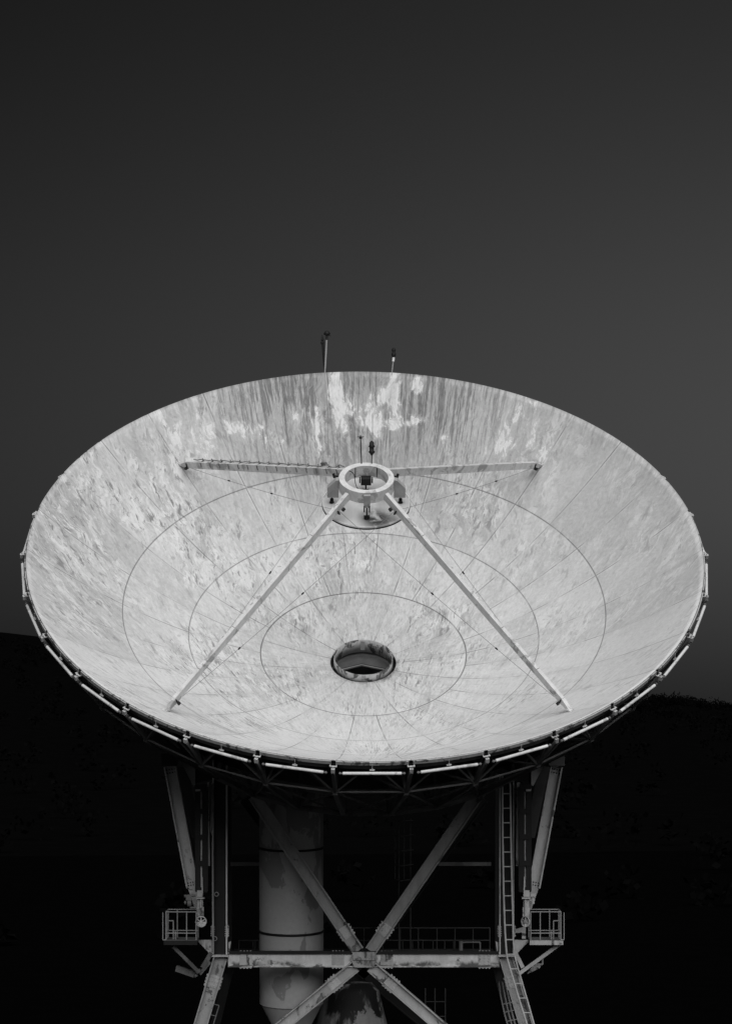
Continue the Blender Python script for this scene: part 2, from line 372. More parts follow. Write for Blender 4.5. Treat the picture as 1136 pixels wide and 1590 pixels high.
def mat_sub():
    m = NT('soiled_subreflector_back'); P = m.obj(); x, y, z = m.split(P)[:3]
    n = m.noise(P, 2.2, 7, 0.65, 0.3); st = m.noise(m.xyz(x, m.mul(y, 0.15), 0), 5.0, 5, 0.6)
    a = m.add(0.60, m.mul(m.sub(st, 0.5), 0.22))
    d = m.math('SQRT', m.add(m.math('POWER', m.sub(x, 0.35), 2.0), m.math('POWER', m.add(y, 1.05), 2.0)))
    a = m.mix(m.mul(m.ramp(d, 0.85, 0.15), m.ramp(n, 0.36, 0.54)), a, 0.05)
    d2 = m.math('SQRT', m.add(m.math('POWER', x, 2.0), m.math('POWER', m.sub(y, 0.35), 2.0)))
    a = m.mix(m.mul(m.mul(m.ramp(d2, 0.9, 0.1), m.ramp(n, 0.40, 0.62)), 0.8), a, 0.15)
    m.colour(a); m.b.inputs['Roughness'].default_value = 0.6; return m.m
M_SUBR = mat_sub()

# ------------------------------------------------------------------ ground, hillside, wood
g = MB(); S = 9000
g.add([(-S, -S, 0), (S, -S, 0), (S, S, 0), (-S, S, 0)], [(0, 1, 2, 3)])
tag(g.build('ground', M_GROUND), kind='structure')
def hill_h(x, y):
    """ridge far behind the dish: higher on the left, falling to the right, foot at about 260 m"""
    t = max(0.0, min(1.0, (y-260)/1000.0)); t = t*t*(3-2*t)
    # ridge height at 1250 m as seen through the picture's width (x -150..150)
    u = x/1250*FPX+568
    if u < 150: top = 984+max(u, -900)*0.06+ (22*max(0, (u-40)/110.0) if u > 40 else 0)
    elif u < 950: top = 1017+(u-150)*0.098
    else: top = 1095.4+(u-950)*0.085
    if u > 950: top += 4+2.5*math.sin(u*0.11)+1.5*math.sin(u*0.31)
    top = min(top, 1122)
    top -= 13*math.exp(-((u-1040)/45.0)**2)-4*math.exp(-((u-1105)/22.0)**2)
    h = CAM_Z+(1085-top)/FPX*1250
    h += 0.9*math.sin(x*0.045+1.0)+0.5*math.sin(x*0.13)
    return h*t-0.4
hl = MB(); nx, ny = 150, 46; vs = []; fs = []
for j in range(ny+1):
    y = 250+1050*(j/ny)
    if j == ny: y = 1500
    for i in range(nx+1):
        x = -900+1800*i/nx
        vs.append((x, y, hill_h(x, min(y, 1260))-(0 if y <= 1260 else (y-1260)*0.15)))
for j in range(ny):
    for i in range(nx):
        k = j*(nx+1)+i; fs.append((k, k+1, k+nx+2, k+nx+1))
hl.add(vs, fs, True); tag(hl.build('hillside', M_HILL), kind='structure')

lf = MB(); LV = []; LF = []
def leaf(c, s):
    n = Vec((random.gauss(0, 1), random.gauss(0, 1), random.gauss(0, 1))).normalized(); a = n.orthogonal().normalized(); b = n.cross(a)
    t = random.random()*6.28; p = a*math.cos(t)+b*math.sin(t); q = n.cross(p); o = len(LV)
    LV.extend((tuple(c+p*s), tuple(c+q*s*0.8), tuple(c-p*s), tuple(c-q*s*0.8))); LF.append((o, o+1, o+2, o+3))
def crown(x, y, rad, ht, n, sz):
    z = hill_h(x, y); c0 = Vec((x, y, z+ht*0.55)); lobes = [(c0+Vec((random.uniform(-.6, .6)*rad, random.uniform(-.6, .6)*rad, random.uniform(-.25, .45)*ht)), rad*random.uniform(.35, .7)) for _ in range(5)]
    for _ in range(n):
        c, rr = random.choice(lobes); d = Vec((random.gauss(0, 1), random.gauss(0, 1), random.gauss(0, .8))).normalized()
        leaf(c+d*rr*random.uniform(.5, 1.0), sz*random.uniform(.5, 1.1))
for i in range(520):        # ridge line, right and left of the dish
    right = i % 10 < 7
    x = random.uniform(95, 175) if right else random.uniform(-180, -90)
    y = random.uniform(1190, 1262)
    big = random.random() < 0.35
    if not right: continue
    crown(x, y, random.uniform(2.0, 4.2) if big else random.uniform(1.2, 2.4), (random.uniform(3.2, 5.2) if big else random.uniform(1.8, 3.0))*0.8, 90, 0.42)
for i in range(900):        # slope below
    cx = random.uniform(-190, 190)
    crown(cx, (1190 if cx > 40 else 1060)-850*random.random()**1.6, random.uniform(1.5, 3.5), random.uniform(2, 3.5), 40, 0.5)
# bare twiggy tops
for bx in (128.0, 131.5, 134.5, 149.0):
    y = 1255; z = hill_h(bx, y)
    for k in range(26):
        a = Vec((bx+random.uniform(-1.6, 1.6), y, z+random.uniform(1.5, 4.0))); b = a+Vec((random.uniform(-.8, .8), 0.1, random.uniform(.8, 2.0)))
        o = len(LV); w = Vec((0.07, 0, 0)); LV.extend((tuple(a-w), tuple(a+w), tuple(b+w*.4), tuple(b-w*.4))); LF.append((o, o+1, o+2, o+3))
lf.v = [Vec(a) for a in LV]; lf.f = LF; lf.smooth = [False]*len(LF)
def raw(mb, name, mat):
    me = bpy.data.meshes.new(name); me.from_pydata([tuple(a) for a in mb.v], [], mb.f); me.materials.append(mat)
    o = bpy.data.objects.new(name, me); COL.objects.link(o); return o
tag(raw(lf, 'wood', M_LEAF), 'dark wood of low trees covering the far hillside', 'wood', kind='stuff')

# ------------------------------------------------------------------ the dish
AX = Vec((0.01469801, -0.61087308, 0.7915921)); HX = Vec((0.99971067, 0.02405371, 0)); WX = Vec((-0.01904072, 0.79136307, 0.61104987))
VTX = Vec((-0.00831115*R, 9.33346066*R, 0.10692769*R+CAM_Z))
dish = thing('dish_antenna', VTX, 'huge weathered white dish antenna tilted up towards the sky on a steel tower', 'dish antenna')
dish.rotation_euler = Matrix((HX, WX, AX)).transposed().to_euler()
ORG[dish.name] = Vec((0, 0, 0))          # its parts are written in the dish's own frame
Z = Vec((0, 0, 1))
def dp(r, deg, z):                       # r, z in rim radii; angle from the lowest rim point
    a = math.radians(deg); return Vec((r*R*math.sin(a), -r*R*math.cos(a), z*R))
def rad(deg): a = math.radians(deg); return Vec((math.sin(a), -math.cos(a), 0))
def tang(deg): a = math.radians(deg); return Vec((math.cos(a), math.sin(a), 0))
kz = 0.42457
def zq(r): return kz*r*r                 # normalised
ANG = [6+12*k for k in range(30)]

b = MB(); prof = []
for i in range(61):
    r = RH+(R-RH)*i/60; prof.append((r, zp(r)))
back = [(r, z-0.06) for r, z in reversed(prof)]
b.lathe(prof+back, 300, closed=True)
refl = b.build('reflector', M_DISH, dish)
# rim band: thirty edge plates with a gap at every joint
b = MB()
for k in ANG:
    b.lathe([(R*1.0015, zp(R)-0.035), (R*1.0045, zp(R)-0.04), (R*1.0045, zp(R)-0.165), (R*1.0015, zp(R)-0.17)], 10, closed=True, smooth=False, a0=math.radians(k+0.35), a1=math.radians(k+11.65))
b.each('rim_plate', M_RIM, dish)
b = MB(); b.lathe([(R*1.0013, zp(R)-0.18), (R*1.0013, zp(R)-0.34), (R*0.985, zp(R)-0.36), (R*0.985, zp(R)-0.19)], 150, closed=True, smooth=False); b.build('rim_channel', M_DARK, dish)

# feed collar in the middle of the bowl
b = MB(); rc = 0.0898*R
b.lathe([(rc, 0.29), (rc-0.02, 0.29), (rc-0.02, -0.26), (rc, -0.26)], 96, closed=True)
b.box(rad(180)*(rc-0.035)+Z*0.05, 0.16, 0.03, 0.4, tang(180), rad(180)); b.box(rad(0)*(rc+0.015)+Z*0.2, 0.14, 0.03, 0.16, tang(0), rad(0))
col = b.build('feed_collar', M_COLLAR, dish)
b = MB(); b.lathe([(rc+0.14, -0.03), (rc+0.14, -1.3), (0.01, -1.3)], 64); ch = b.build('feed_chamber', M_DUCT, dish)
b = MB()
pk = Vec((-0.05, 0.46, -0.42)); la = Vec((-1.0, 0.08, -0.42)); ra = Vec((0.95, 0.12, -0.42))
b.bar(pk, la, 0.06, 0.05, Z); b.bar(pk, ra, 0.06, 0.05, Z); b.build('duct_flange', M_PLATE, ch)
b = MB(); b.prism([pk+Vec((0, .05, 0)), la+Vec((0, .05, 0)), Vec((-1.18, 0.2, -0.44)), Vec((-0.95, 0.72, -0.45)), Vec((-0.55, 1.05, -0.46)), Vec((0, 1.19, -0.46)), Vec((0.55, 1.05, -0.46)), Vec((0.95, 0.72, -0.45)), Vec((1.18, 0.2, -0.44)), ra+Vec((0, .05, 0))], (0, 0, 0.04)); b.build('duct_plate', M_DUCT, ch)

# rim rods and the blocks between them
for k in ANG:
    c = dp(1.016, k, kz-0.0253); rr = rad(k); tt = tang(k)
    b = MB(); b.box(c+Z*0.0, 0.115, 0.11, 0.15, tt, rr); b.box(c+Z*0.11-rr*0.03, 0.05, 0.05, 0.06, tt, rr)
    b.box(c+Z*0.115-rr*0.06, 0.24, 0.05, 0.03, tt, rr); b.bar(c+tt*0.11+Z*.11-rr*.06, dp(1.0, k+.45, kz-0.016), 0.03, 0.03); b.bar(c-tt*0.11+Z*.11-rr*.06, dp(1.0, k-.45, kz-0.016), 0.03, 0.03)
    b.build('joint_block', M_CLIP, dish)
for k in ANG:
    a = dp(1.0155, k, kz-0.0365); c = dp(1.0155, k+12, kz-0.0365); d = c-a
    b = MB(); b.tube(a+d*0.125, a+d*0.875, 0.055, 14)
    rod = b.build('rim_rod', M_ROD, dish)
    b = MB(); b.tube(a+d*0.075, a+d*0.1249, 0.03, 8); b.tube(a+d*0.8751, a+d*0.925, 0.03, 8)
    for f in (0.09, 0.91): b.tube(a+d*(f-.006), a+d*(f+.006), 0.055, 8)
    b.each('rod_end', M_TRUSS, rod)
    mid = a+d*0.5-rad(k+6)*0.05; b = MB(); b.tube(mid+Z*0.10, mid+Z*0.32, 0.014, 6); b.box(mid+Z*0.10, 0.16, 0.06, 0.03, tang(k+6), rad(k+6)); b.tube(mid+Z*0.105, mid+Z*0.16, 0.05, 8, 0.02); b.build('hanger_clip', M_CLIP, rod)

# back structure: thirty ribs, ring chords, plated hub
N1, N2, N3 = (0.935, 0.255), (0.65, -0.055), (0.30, -0.11)
def off(r): return zq(r)-0.008
for i, k in enumerate(ANG):
    q = lambda n: dp(n[0], k, n[1]); s = lambda r: dp(r, k, off(r)); t = tang(k)
    b = MB()
    for p0, p1, w in ((dp(1.012, k, kz-0.036), q(N1), .11), (s(0.985), q(N1), .09), (s(0.80), q(N1), .09), (q(N1), q(N2), .16), (s(0.80), q(N2), .10), (s(0.60), q(N2), .10), (q(N2), q(N3), .16), (s(0.45), q(N3), .1), (s(0.30), q(N3), .1), (s(0.6), q(N3), .08)):
        b.bar(p0, p1, w, w, t)
    rs = [0.3+0.69*j/10 for j in range(11)]
    for r0, r1 in zip(rs[:-1], rs[1:]): b.bar(s(r0)-Z*.05, s(r1)-Z*.05, 0.08, 0.12, Z)
    b.box(q(N1), 0.16, 0.16, 0.08, rad(k), t)
    b.build('truss_rib', M_TRUSS, dish)
b = MB()
for k in ANG: b.bar(dp(N1[0], k, N1[1])+Z*.03, dp(N1[0], k+12, N1[1])+Z*.03, 0.045, 0.045, Z)
b.build('outer_chord_ring', M_TRUSS2, dish)
b = MB()
for k in ANG:
    b.bar(dp(N2[0], k, N2[1]), dp(N2[0], k+12, N2[1]), 0.14, 0.16, Z)
b.build('inner_chord_ring', M_TRUSS, dish)
for k in ANG:
    b = MB(); m = k+6
    top = dp(0.985, m, off(0.985)); n1a = dp(N1[0], k, N1[1]); n1b = dp(N1[0], k+12, N1[1])
    b.bar(n1a, top, 0.06, 0.06); b.bar(n1b, top, 0.06, 0.06)
    b.bar(dp(N1[0], k, N1[1]), dp(N2[0], k+12, N2[1]), 0.06, 0.06); b.bar(dp(N1[0], k+12, N1[1]), dp(N2[0], k, N2[1]), 0.06, 0.06)
    b.bar(dp(0.8, k, off(.8)), n1b, 0.06, 0.06)
    b.build('cross_brace', M_TRUSS, dish)
b = MB(); b.lathe([(0.80*R, 0.16*R), (0.60*R, -0.035*R), (0.30*R, -0.09*R)], 60, smooth=False); b.build('hub_plating', M_PLATE, dish)
b = MB(); b.lathe([(0.30*R, -0.095*R), (0.30*R, -0.25*R), (0.01, -0.25*R)], 48); b.build('hub_drum', M_DARK, dish)

# apex ring, its four struts, the subreflector
ZA = 0.678
b = MB(); ro, ri, zt, zb = 0.0805*R, 0.0635*R, ZA*R, (ZA-0.036)*R
b.lathe([(ro, zt), (ri, zt), (ri, zb), (ro, zb)], 96, closed=True, smooth=False)
apex = b.build('apex_ring', M_APEX, dish)
b = MB()
for f in (-30, 30, 150, 210): b.box(rad(f)*(ri-0.004)+Z*(zt+zb)/2, 0.03, 0.014, 0.40, tang(f), rad(f))
b.each('ring_seam', M_DARK, apex)
ZS = 0.588*R; rs_ = 0.1285*R
b = MB(); b.lathe([(0.0, ZS+0.06), (rs_*0.5, ZS+0.045), (rs_-0.03, ZS+0.02), (rs_-0.02, ZS+0.06), (rs_, ZS+0.055), (rs_, ZS-0.06), (rs_*0.7, ZS-0.24), (rs_*0.35, ZS-0.38), (0.0, ZS-0.42)], 96)
sub = b.build('subreflector', M_SUBR, dish)
b = MB(); b.lathe([(rs_+0.003, ZS-0.01), (rs_+0.012, ZS-0.012), (rs_+0.012, ZS-0.06), (rs_+0.003, ZS-0.065)], 96, closed=True, smooth=False); b.build('edge_strip', M_DARK, sub)
for f in (90, -90, 0, 180):
    rr, tt = rad(f), tang(f); b = MB()
    wide = 0.10
    o0 = rr*(ro+0.003) if f != 180 else rr*(ri-0.003)
    sg = 1 if f != 180 else -1
    if f in (90, -90):
        b.prism([o0+Z*(zt-.04)-tt*wide, o0+Z*(zb-.34)-tt*wide, o0+rr*.40+Z*(zb-.34)-tt*wide, o0+rr*.40+Z*(zb+.04)-tt*wide, o0+rr*.10+Z*(zt-.06)-tt*wide], tt*2*wide)
    elif f == 0:
        b.box(o0+rr*0.05+Z*(zt-.30), 0.22, 0.10, 0.50, tt, rr); 
    else:
        b.box(o0-rr*0.13+Z*(zb-.10), 0.36, 0.24, 0.26, tt, rr)
    br = b.build('jack_bracket', M_BRK if f != 180 else M_DARK, apex)
    b = MB(); x0 = rr*(ro+0.24) if f in (90, -90) else (rr*(ro+0.06) if f == 0 else rr*(ri-0.14))
    b.tube(x0+Z*(zb-.31 if f in (90,-90) else zb-.05), x0+Z*(ZS+.04), 0.03, 8); b.box(x0+Z*(ZS+.13), 0.20, 0.12, 0.05, tt, rr)
    if f in (0, 180):
        for e in (-1, 1): b.box(x0+tt*e*(0.09 if f == 0 else .22)+Z*(zb-.17 if f == 0 else zb-.08), 0.045, 0.10, 0.26 if f == 0 else .2, tt, rr)
    b.tube(x0+Z*(ZS+.05), x0+Z*(ZS+.10), 0.09, 10, 0.05)
    b.each('screw_jack', M_BLACK, apex)
b = MB(); pts = []
for i in range(14):
    t = i/13; pts.append(Vec((-0.62+0.62*t+0.05*math.sin(t*9), 0.42-0.25*t, zt+0.02-(zt-ZS-.1)*t+0.10*math.sin(t*7))))
b.path(pts, 0.014, 6); b.build('loose_cable', M_BLACK, apex)

FOOT = {}
HUB = {}
for f in (-42.3, 42.2, 138.2, -138.2):
    rr, tt = rad(f), tang(f)
    p = rr*(ro+0.002)+Z*(ZA-0.022)*R; q = dp(0.848, f, zq(0.848)+0.004); d = (q-p); L = d.length; dn = d.normalized()
    up = (Z-dn*Z.dot(dn)).normalized()
    b = MB(); e = p+d*0.955
    b.bar(p, p+d*0.5, 0.14, 0.28, up); b.bar(p+d*0.5, e, 0.14, 0.28, up, 0.13, 0.25)
    st = b.build('support_strut', M_STRUT, dish)
    b = MB(); b.bar(e, q-up*0.03, 0.15, 0.24, up, 0.13, 0.10); b.box(q, 0.22, 0.18, 0.06, rr, tt); b.each('strut_foot', M_STRUT if abs(f) < 90 else M_CLIP, st)
    b = MB(); b.box(e-up*0.04, 0.04, 0.20, 0.22, dn, tt, up)
    for w in (-1, 1): b.box(e-up*.1+tt*w*.15, 0.10, 0.08, 0.10, dn, tt, up)
    b.box(p+d*0.07-up*.1, 0.05, 0.28, 0.16, dn, tt, up)
    for w in (-1, 1): b.box(p+d*.05+tt*w*.15-up*.12, .12, .08, .09, dn, tt, up)
    b.each('strut_clamp', M_BLACK, st)
    b = MB()
    for w in (0.2, 0.42, 0.63, .82): b.bar(p+d*w+up*(.142-.015*w), p+d*(w+.002)+up*(.142-.015*w), 0.138, 0.008, up)
    b.each('splice_seam', M_TRUSS, st)
    FOOT[f] = e+d*0.01-up*0.10; HUB[f] = p+d*0.06-up*0.16
    if f < -90:
        b = MB(); a0 = p+d*0.03+up*.26+tt*0.10; pts = []
        for i in range(40):
            t = i/39; pts.append(p+d*(0.02+0.90*t)+up*(0.185+0.02*math.sin(i*2.1)+(0.05*math.sin(i*1.7) if t < .2 else 0))-tt*0.075)
        b.path(pts, 0.022, 6); b.build('cable_run', M_TRUSS2, st); cb = st
        b = MB()
        for i in range(15):
            c = p+d*(0.05+0.058*i); b.bar(c+up*0.14-tt*.075, c+up*0.25-tt*.075, 0.025, 0.025, dn); b.bar(c+up*0.147-tt*.0, c+up*0.147-tt*.13, 0.03, 0.02, up)
            b.bar(c+up*.14+tt*.083, c-up*0.05+tt*.083, 0.03, 0.02, dn); b.bar(c+up*.14-tt*.083, c-up*0.05-tt*.083, 0.03, 0.02, dn)
        b.box(p+d*.135+up*.25-tt*.1, .26, .1, .1, dn, tt, up)
        b.each('cable_clamp', M_TRUSS, cb)
fa, fb, fc, fd = -42.3, 42.2, 138.2, -138.2
for f0, f1 in ((fa, fb), (fb, fa), (fa, fd), (fd, fa), (fb, fc), (fc, fb)):
    p, q = FOOT[f0], HUB[f1]; b = MB(); n = 14; pts = []
    for i in range(n+1):
        t = i/n; pts.append(p+(q-p)*t-Z*0.10*4*t*(1-t))
    b.path(pts, 0.008, 6); c = b.build('bracing_cable', M_CABLE, dish)
    b = MB()
    for t in (0.3, 0.62):
        i = int(t*n); b.tube(pts[i], pts[i]+(pts[i+1]-pts[i])*0.14, 0.028, 8)
    b.each('turnbuckle', M_BLACK, c)

# rods and masts that stand on the rim and on the apex ring
def mast(name, base, u, v, Y, label, cat, maker):
    t = thing(name, base, label, cat); maker(t, Vec(base), at(u, v, Y)); return t
def topW(r, deg, z): return VTX+HX*(r*R*math.sin(math.radians(deg)))+WX*(-r*R*math.cos(math.radians(deg)))+AX*(z*R)
def beacon_mast(t, a, bq):
    b = MB(); b.tube(a, a+(bq-a)*0.86, 0.035, 8); b.build('pole', M_RAIL, t)
    b = MB(); c = a+(bq-a); b.tube(a+(bq-a)*0.8605, c, 0.045, 8); b.lathe([(0.0, .12), (.05, .11), (.09, .07), (.13, .0), (.09, -.05), (.04, -.07), (0.0, -.07)], 12, c=c); b.bar(c+Vec((-.13, 0, -.01)), c+Vec((.15, 0, -.08)), .035, .035); b.build('cap', M_BLACK, t)
def dark_pole(t, a, bq):
    b = MB(); b.tube(a, bq, 0.06, 10, 0.045); b.tube(bq, bq+(bq-a).normalized()*0.2, 0.06, 10, 0.01); b.lathe([(0.055, 0), (0.075, .05), (.055, .1)], 10, c=bq-Vec((0, 0, .15))); b.build('pole', M_BLACK, t)
def lamp_mast(t, a, bq):
    b = MB(); b.tube(a, a+(bq-a)*0.62, 0.026, 8); b.build('pole', M_RAIL, t)
    b = MB(); b.tube(a+(bq-a)*0.6205, a+(bq-a)*0.78, 0.05, 8); b.build('socket', M_ROD, t)
    b = MB(); c = a+(bq-a)*0.785; b.lathe([(0.04, 0), (.08, .06), (.085, .14), (.05, .20), (.07, .24), (.075, .30), (.04, .36), (0, .37)], 12, c=c); b.build('lamp', M_BLACK, t)
bt = topW(1.003, -173.6, kz-0.02); mast('lightning_rod', bt, 507.5, 518, bt.y, 'tall thin grey rod with a dark mushroom cap, left of centre on the upper rim', 'lightning rod', beacon_mast)
bt = topW(1.004, -172.6-0.6, kz-0.022); bt = at(505, 580, bt.y+0.25); mast('dark_pole', bt, 500.5, 528, bt.y, 'short thick black pole right beside the mushroom-capped rod on the rim', 'pole', dark_pole)
bt = topW(1.003, 174.1, kz-0.02); mast('warning_lamp', bt, 612, 546, bt.y, 'short pole with a small black lamp on the right of the upper rim', 'warning lamp', lamp_mast)
def whip(t, a, bq):
    b = MB(); b.tube(a, bq, 0.022, 6); b.build('whip', M_DARK, t)
    b = MB(); c = a+(bq-a)*0.92; b.lathe([(0, -.06), (.05, -.03), (.05, .03), (0, .06)], 8, c=c); b.bar(c+Vec((-.12, 0, .03)), c+Vec((.12, 0, .03)), .02, .02); b.build('crosspiece', M_BLACK, t)
def lantern(t, a, bq):
    b = MB(); b.tube(a, a+(bq-a)*0.5, 0.02, 6); b.build('pole', M_DARK, t)
    b = MB(); c = a+(bq-a)*0.5; b.lathe([(0.02, -.08), (.06, -.02), (.12, .05), (.08, .1), (.08, .2), (.12, .25), (.08, .3), (.08, .38), (.03, .44), (0, .45)], 12, c=c); b.build('lamp', M_BLACK, t)
bt = VTX+WX*(ro*0.93)+AX*(zt+.0)+HX*(-0.16); mast('whip_aerial', bt, 559.5, 676, bt.y, 'thin whip aerial with a tiny crosspiece on the apex ring', 'aerial', whip)
bt = VTX+WX*(ro*0.93)+AX*(zt+.0)+HX*(0.20); mast('obstruction_light', bt, 577, 688, bt.y, 'black double lantern on a thin stalk on the apex ring', 'obstruction light', lantern)

# ------------------------------------------------------------------ the tower
YF = 111.0; YB = 119.0
tb = at(563, 1085, YF); tb.z = 0
tower = thing('support_tower', tb, 'bolted steel tower with crossed braces carrying the dish', 'tower')
def F(u, v, Y=YF): return at(u, v, Y)
XA = Vec((1, 0, 0)); YA = Vec((0, 1, 0))
def splice(p, d, up, h, w, n=3, rows=4, length=0.45):
    """bolted splice: plates over web and flanges with bolt heads"""
    b = MB(); d = d.normalized(); x, y = b.frame(d, up); y = y.normalized(); front = x if x.y < 0 else -x
    b.box(p+front*0.027, length, 0.02, h*0.74, d, front, y)
    for e in (-1, 1):
        b.box(p+y*e*(h/2+0.012), length, w*0.96, 0.022, d, front, y)
        for i in range(n+1):
            for s in (-1, 1): b.box(p+y*e*(h/2+0.038)+d*(i/n-.5)*length*.8+front*s*w*.3, 0.05, 0.05, 0.03, d, front, y)
    for i in range(n):
        for j in range(rows): b.box(p+front*0.046+d*(i/(n-1)-.5)*length*.7+y*(j/(rows-1)-.5)*h*.6, 0.045, 0.03, 0.045, d, front, y)
    return b
def member(name, p, q, up, h, w, mat, joints=(), tf=0.045):
    b = MB(); b.hbeam(p, q, up, h, w, tf); o = b.build(name, mat, tower)
    for t in joints: splice(p+(q-p)*t, q-p, up, h, w).build('splice_plate', M_TOWER, o)
    return o
# front columns (web blackened), their splayed legs, same again in the back frame
for sgn, u in ((-1, 341.5), (1, 786)):
    p, q = F(u, 1482), F(u, 1176)
    b = MB(); x0 = XA*0.245
    for e in (-1, 1): b.box((p+q)/2+x0*e, 0.045, 0.46, (q-p).length)
    o = b.build('column_flange', M_ROD, tower)
    b = MB(); b.box((p+q)/2+YA*0.02, 0.44, 0.05, (q-p).length); b.build('column_web', M_DARK, tower)
    b = MB()
    for e in (-1, 1):
        c = F(u, 1446)+XA*e*0.285; b.box(c, 0.03, 0.40, 0.42)
        for j in range(5): b.box(c+XA*e*.03+Vec((0, -.12, -.16+.08*j)), .03, .05, .045); b.box(c-XA*e*.075+Vec((0, -.235, -.16+.08*j)), .05, .02, .03)
    b.each('splice_plate', M_TOWER, o)
    b = MB(); b.box(F(u, 1484), 0.62, 0.56, 0.07); b.build('base_plate', M_TOWER, o)
    p, q = F(u+sgn*(-1.0), 1487), F(u+sgn*29.5, 1590); q = p+(q-p)*3.2; q = q+(p-q)*((0-q.z)/(p.z-q.z)) if q.z < 0 else q
    member('leg', p, q, XA, 0.50, 0.46, M_LEG, (0.115,))
    # back frame
    ub = 350 if sgn < 0 else 778
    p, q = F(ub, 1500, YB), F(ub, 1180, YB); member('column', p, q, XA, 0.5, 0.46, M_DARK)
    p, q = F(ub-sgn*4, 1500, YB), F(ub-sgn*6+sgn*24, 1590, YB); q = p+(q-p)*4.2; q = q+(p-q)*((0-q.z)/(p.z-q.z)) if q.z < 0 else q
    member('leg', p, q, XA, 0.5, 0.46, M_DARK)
    # cross beams front to back
    for v in (1492,): member('tie_beam', F(u, v)+YA*.25, F(ub, v, YB)-YA*.25, Vec((0, 0, 1)), 0.4, 0.3, M_DARK)
# horizontal front beam
hb = member('cross_beam', F(354, 1490.5), F(775, 1490.5), Vec((0, 0, 1)), 0.54, 0.20, M_BEAM, (0.065, 0.405, 0.585, 0.945))
b = MB(); b.box(F(564.5, 1479.2)+YA*0.0, 9.75, 0.24, 0.10); b.build('beam_top_plate', M_BLACK, hb)
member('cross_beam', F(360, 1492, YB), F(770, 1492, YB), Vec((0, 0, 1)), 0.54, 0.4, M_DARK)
# X braces
def xb(a, c, joints, mat=M_TOWER, Y=YF):
    p, q = F(a[0], a[1], Y), F(c[0], c[1], Y); d = (q-p).normalized(); up = Vec((-d.z, 0, d.x)); 
    if up.z < 0: up = -up
    return member('diagonal_brace', p, q, up, 0.44, 0.36, mat, joints)
xb((394, 1236), (556, 1477), (0.88,), M_BRACE); xb((746, 1228), (575, 1477), (0.87,), M_BRACE)
xb((551, 1501), (300, 1706), (0.13,), M_LOWX); xb((576, 1501), (833, 1724), (0.12,), M_LOWX)
b = MB(); b.box(F(565, 1489)+YA*-.235, 0.80, 0.06, 0.08); b.prism([F(548, 1478)+YA*-.21, F(582, 1478)+YA*-.21, F(586, 1488)+YA*-.21, F(580, 1502)+YA*-.21, F(550, 1502)+YA*-.21, F(544, 1488)+YA*-.21], YA*.03); b.each('gusset_plate', M_TOWER, tower)
# rear X in the dark
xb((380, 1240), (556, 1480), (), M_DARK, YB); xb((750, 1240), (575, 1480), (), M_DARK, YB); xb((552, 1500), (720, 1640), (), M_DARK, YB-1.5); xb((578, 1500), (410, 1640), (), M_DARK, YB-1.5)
# faint horizontal girts
b = MB(); b.bar(F(358, 1342, YB-.6), F(404, 1342, YB-.6), .1, .14); b.bar(F(680, 1342, YB-.6), F(762, 1342, YB-.6), .1, .14); b.each('girt', M_TRUSS, tower)
# big raking struts up to the dish on both sides
for sgn in (-1, 1):
    X = lambda u: 563+ (u-563 if sgn < 0 else 563-u) + (1.5 if sgn > 0 else 0)
    p, q = F(X(264), 1190), F(X(299), 1378); d = (q-p).normalized(); up = Vec((-d.z, 0, d.x))
    b = MB(); b.hbeam(p, q, up, 0.44, 0.5, 0.05); b.bar(q, F(X(307), 1412), 0.30, 0.34, up, 0.2, 0.18); o = b.build('raking_strut', M_TOWER, tower)
    sb = MB()
    for i in range(4):
        for j in range(2): sb.box(p+d*(.12+.12*j)+up*(i-1.5)*.1-YA*.03, .05, .03, .05)
    for i in range(4):
        for j in range(2): sb.box(q-d*(.08+.10*j)+up*(i-1.5)*.09-YA*.03, .04, .03, .04)
    sb.each('bolt', M_DARK, o)
    b = MB(); b.bar(F(X(283), 1190, YF+2.2), F(X(306), 1300, YF+2.2), 0.3, 0.4, Vec((-d.z, 0, d.x))); b.build('raking_strut', M_DARK2, tower)
    b = MB(); b.box(F(X(264), 1180), 0.56, 0.7, 0.42); b.box(F(X(266), 1171), 0.7, 0.8, 0.06); b.each('bearing_shoe', M_DARK if sgn < 0 else M_TRUSS, tower)
    b = MB(); b.prism([F(X(279), 1180, YF+.3), F(X(303), 1182, YF+.3), F(X(303), 1219, YF+.3), F(X(300), 1221, YF+.3)], YA*.08); b.each('gusset_plate', M_TOWER if sgn > 0 else M_RAIL, tower)
    b = MB(); b.prism([F(X(300), 1160, YF+.45), F(X(352), 1160, YF+.45), F(X(352), 1205, YF+.45), F(X(300), 1218, YF+.45)], YA*1.5); b.build('bearing_block', M_DARK, tower)
    # brackets at the column foot
    b = MB(); b.prism([F(X(305), 1460, YF-.1), F(X(329), 1460, YF-.1), F(X(329), 1481, YF-.1), F(X(325), 1481, YF-.1)], YA*.06); b.prism([F(X(354.5), 1464, YF-.1), F(X(358.5), 1462, YF-.1), F(X(356), 1480, YF-.1), F(X(354.5), 1480, YF-.1)], YA*.06)
    b.bar(F(X(327), 1481, YF-.1), F(X(316), 1503, YF-.1), .1, .14, XA); b.each('gusset_plate', M_TOWER, tower)
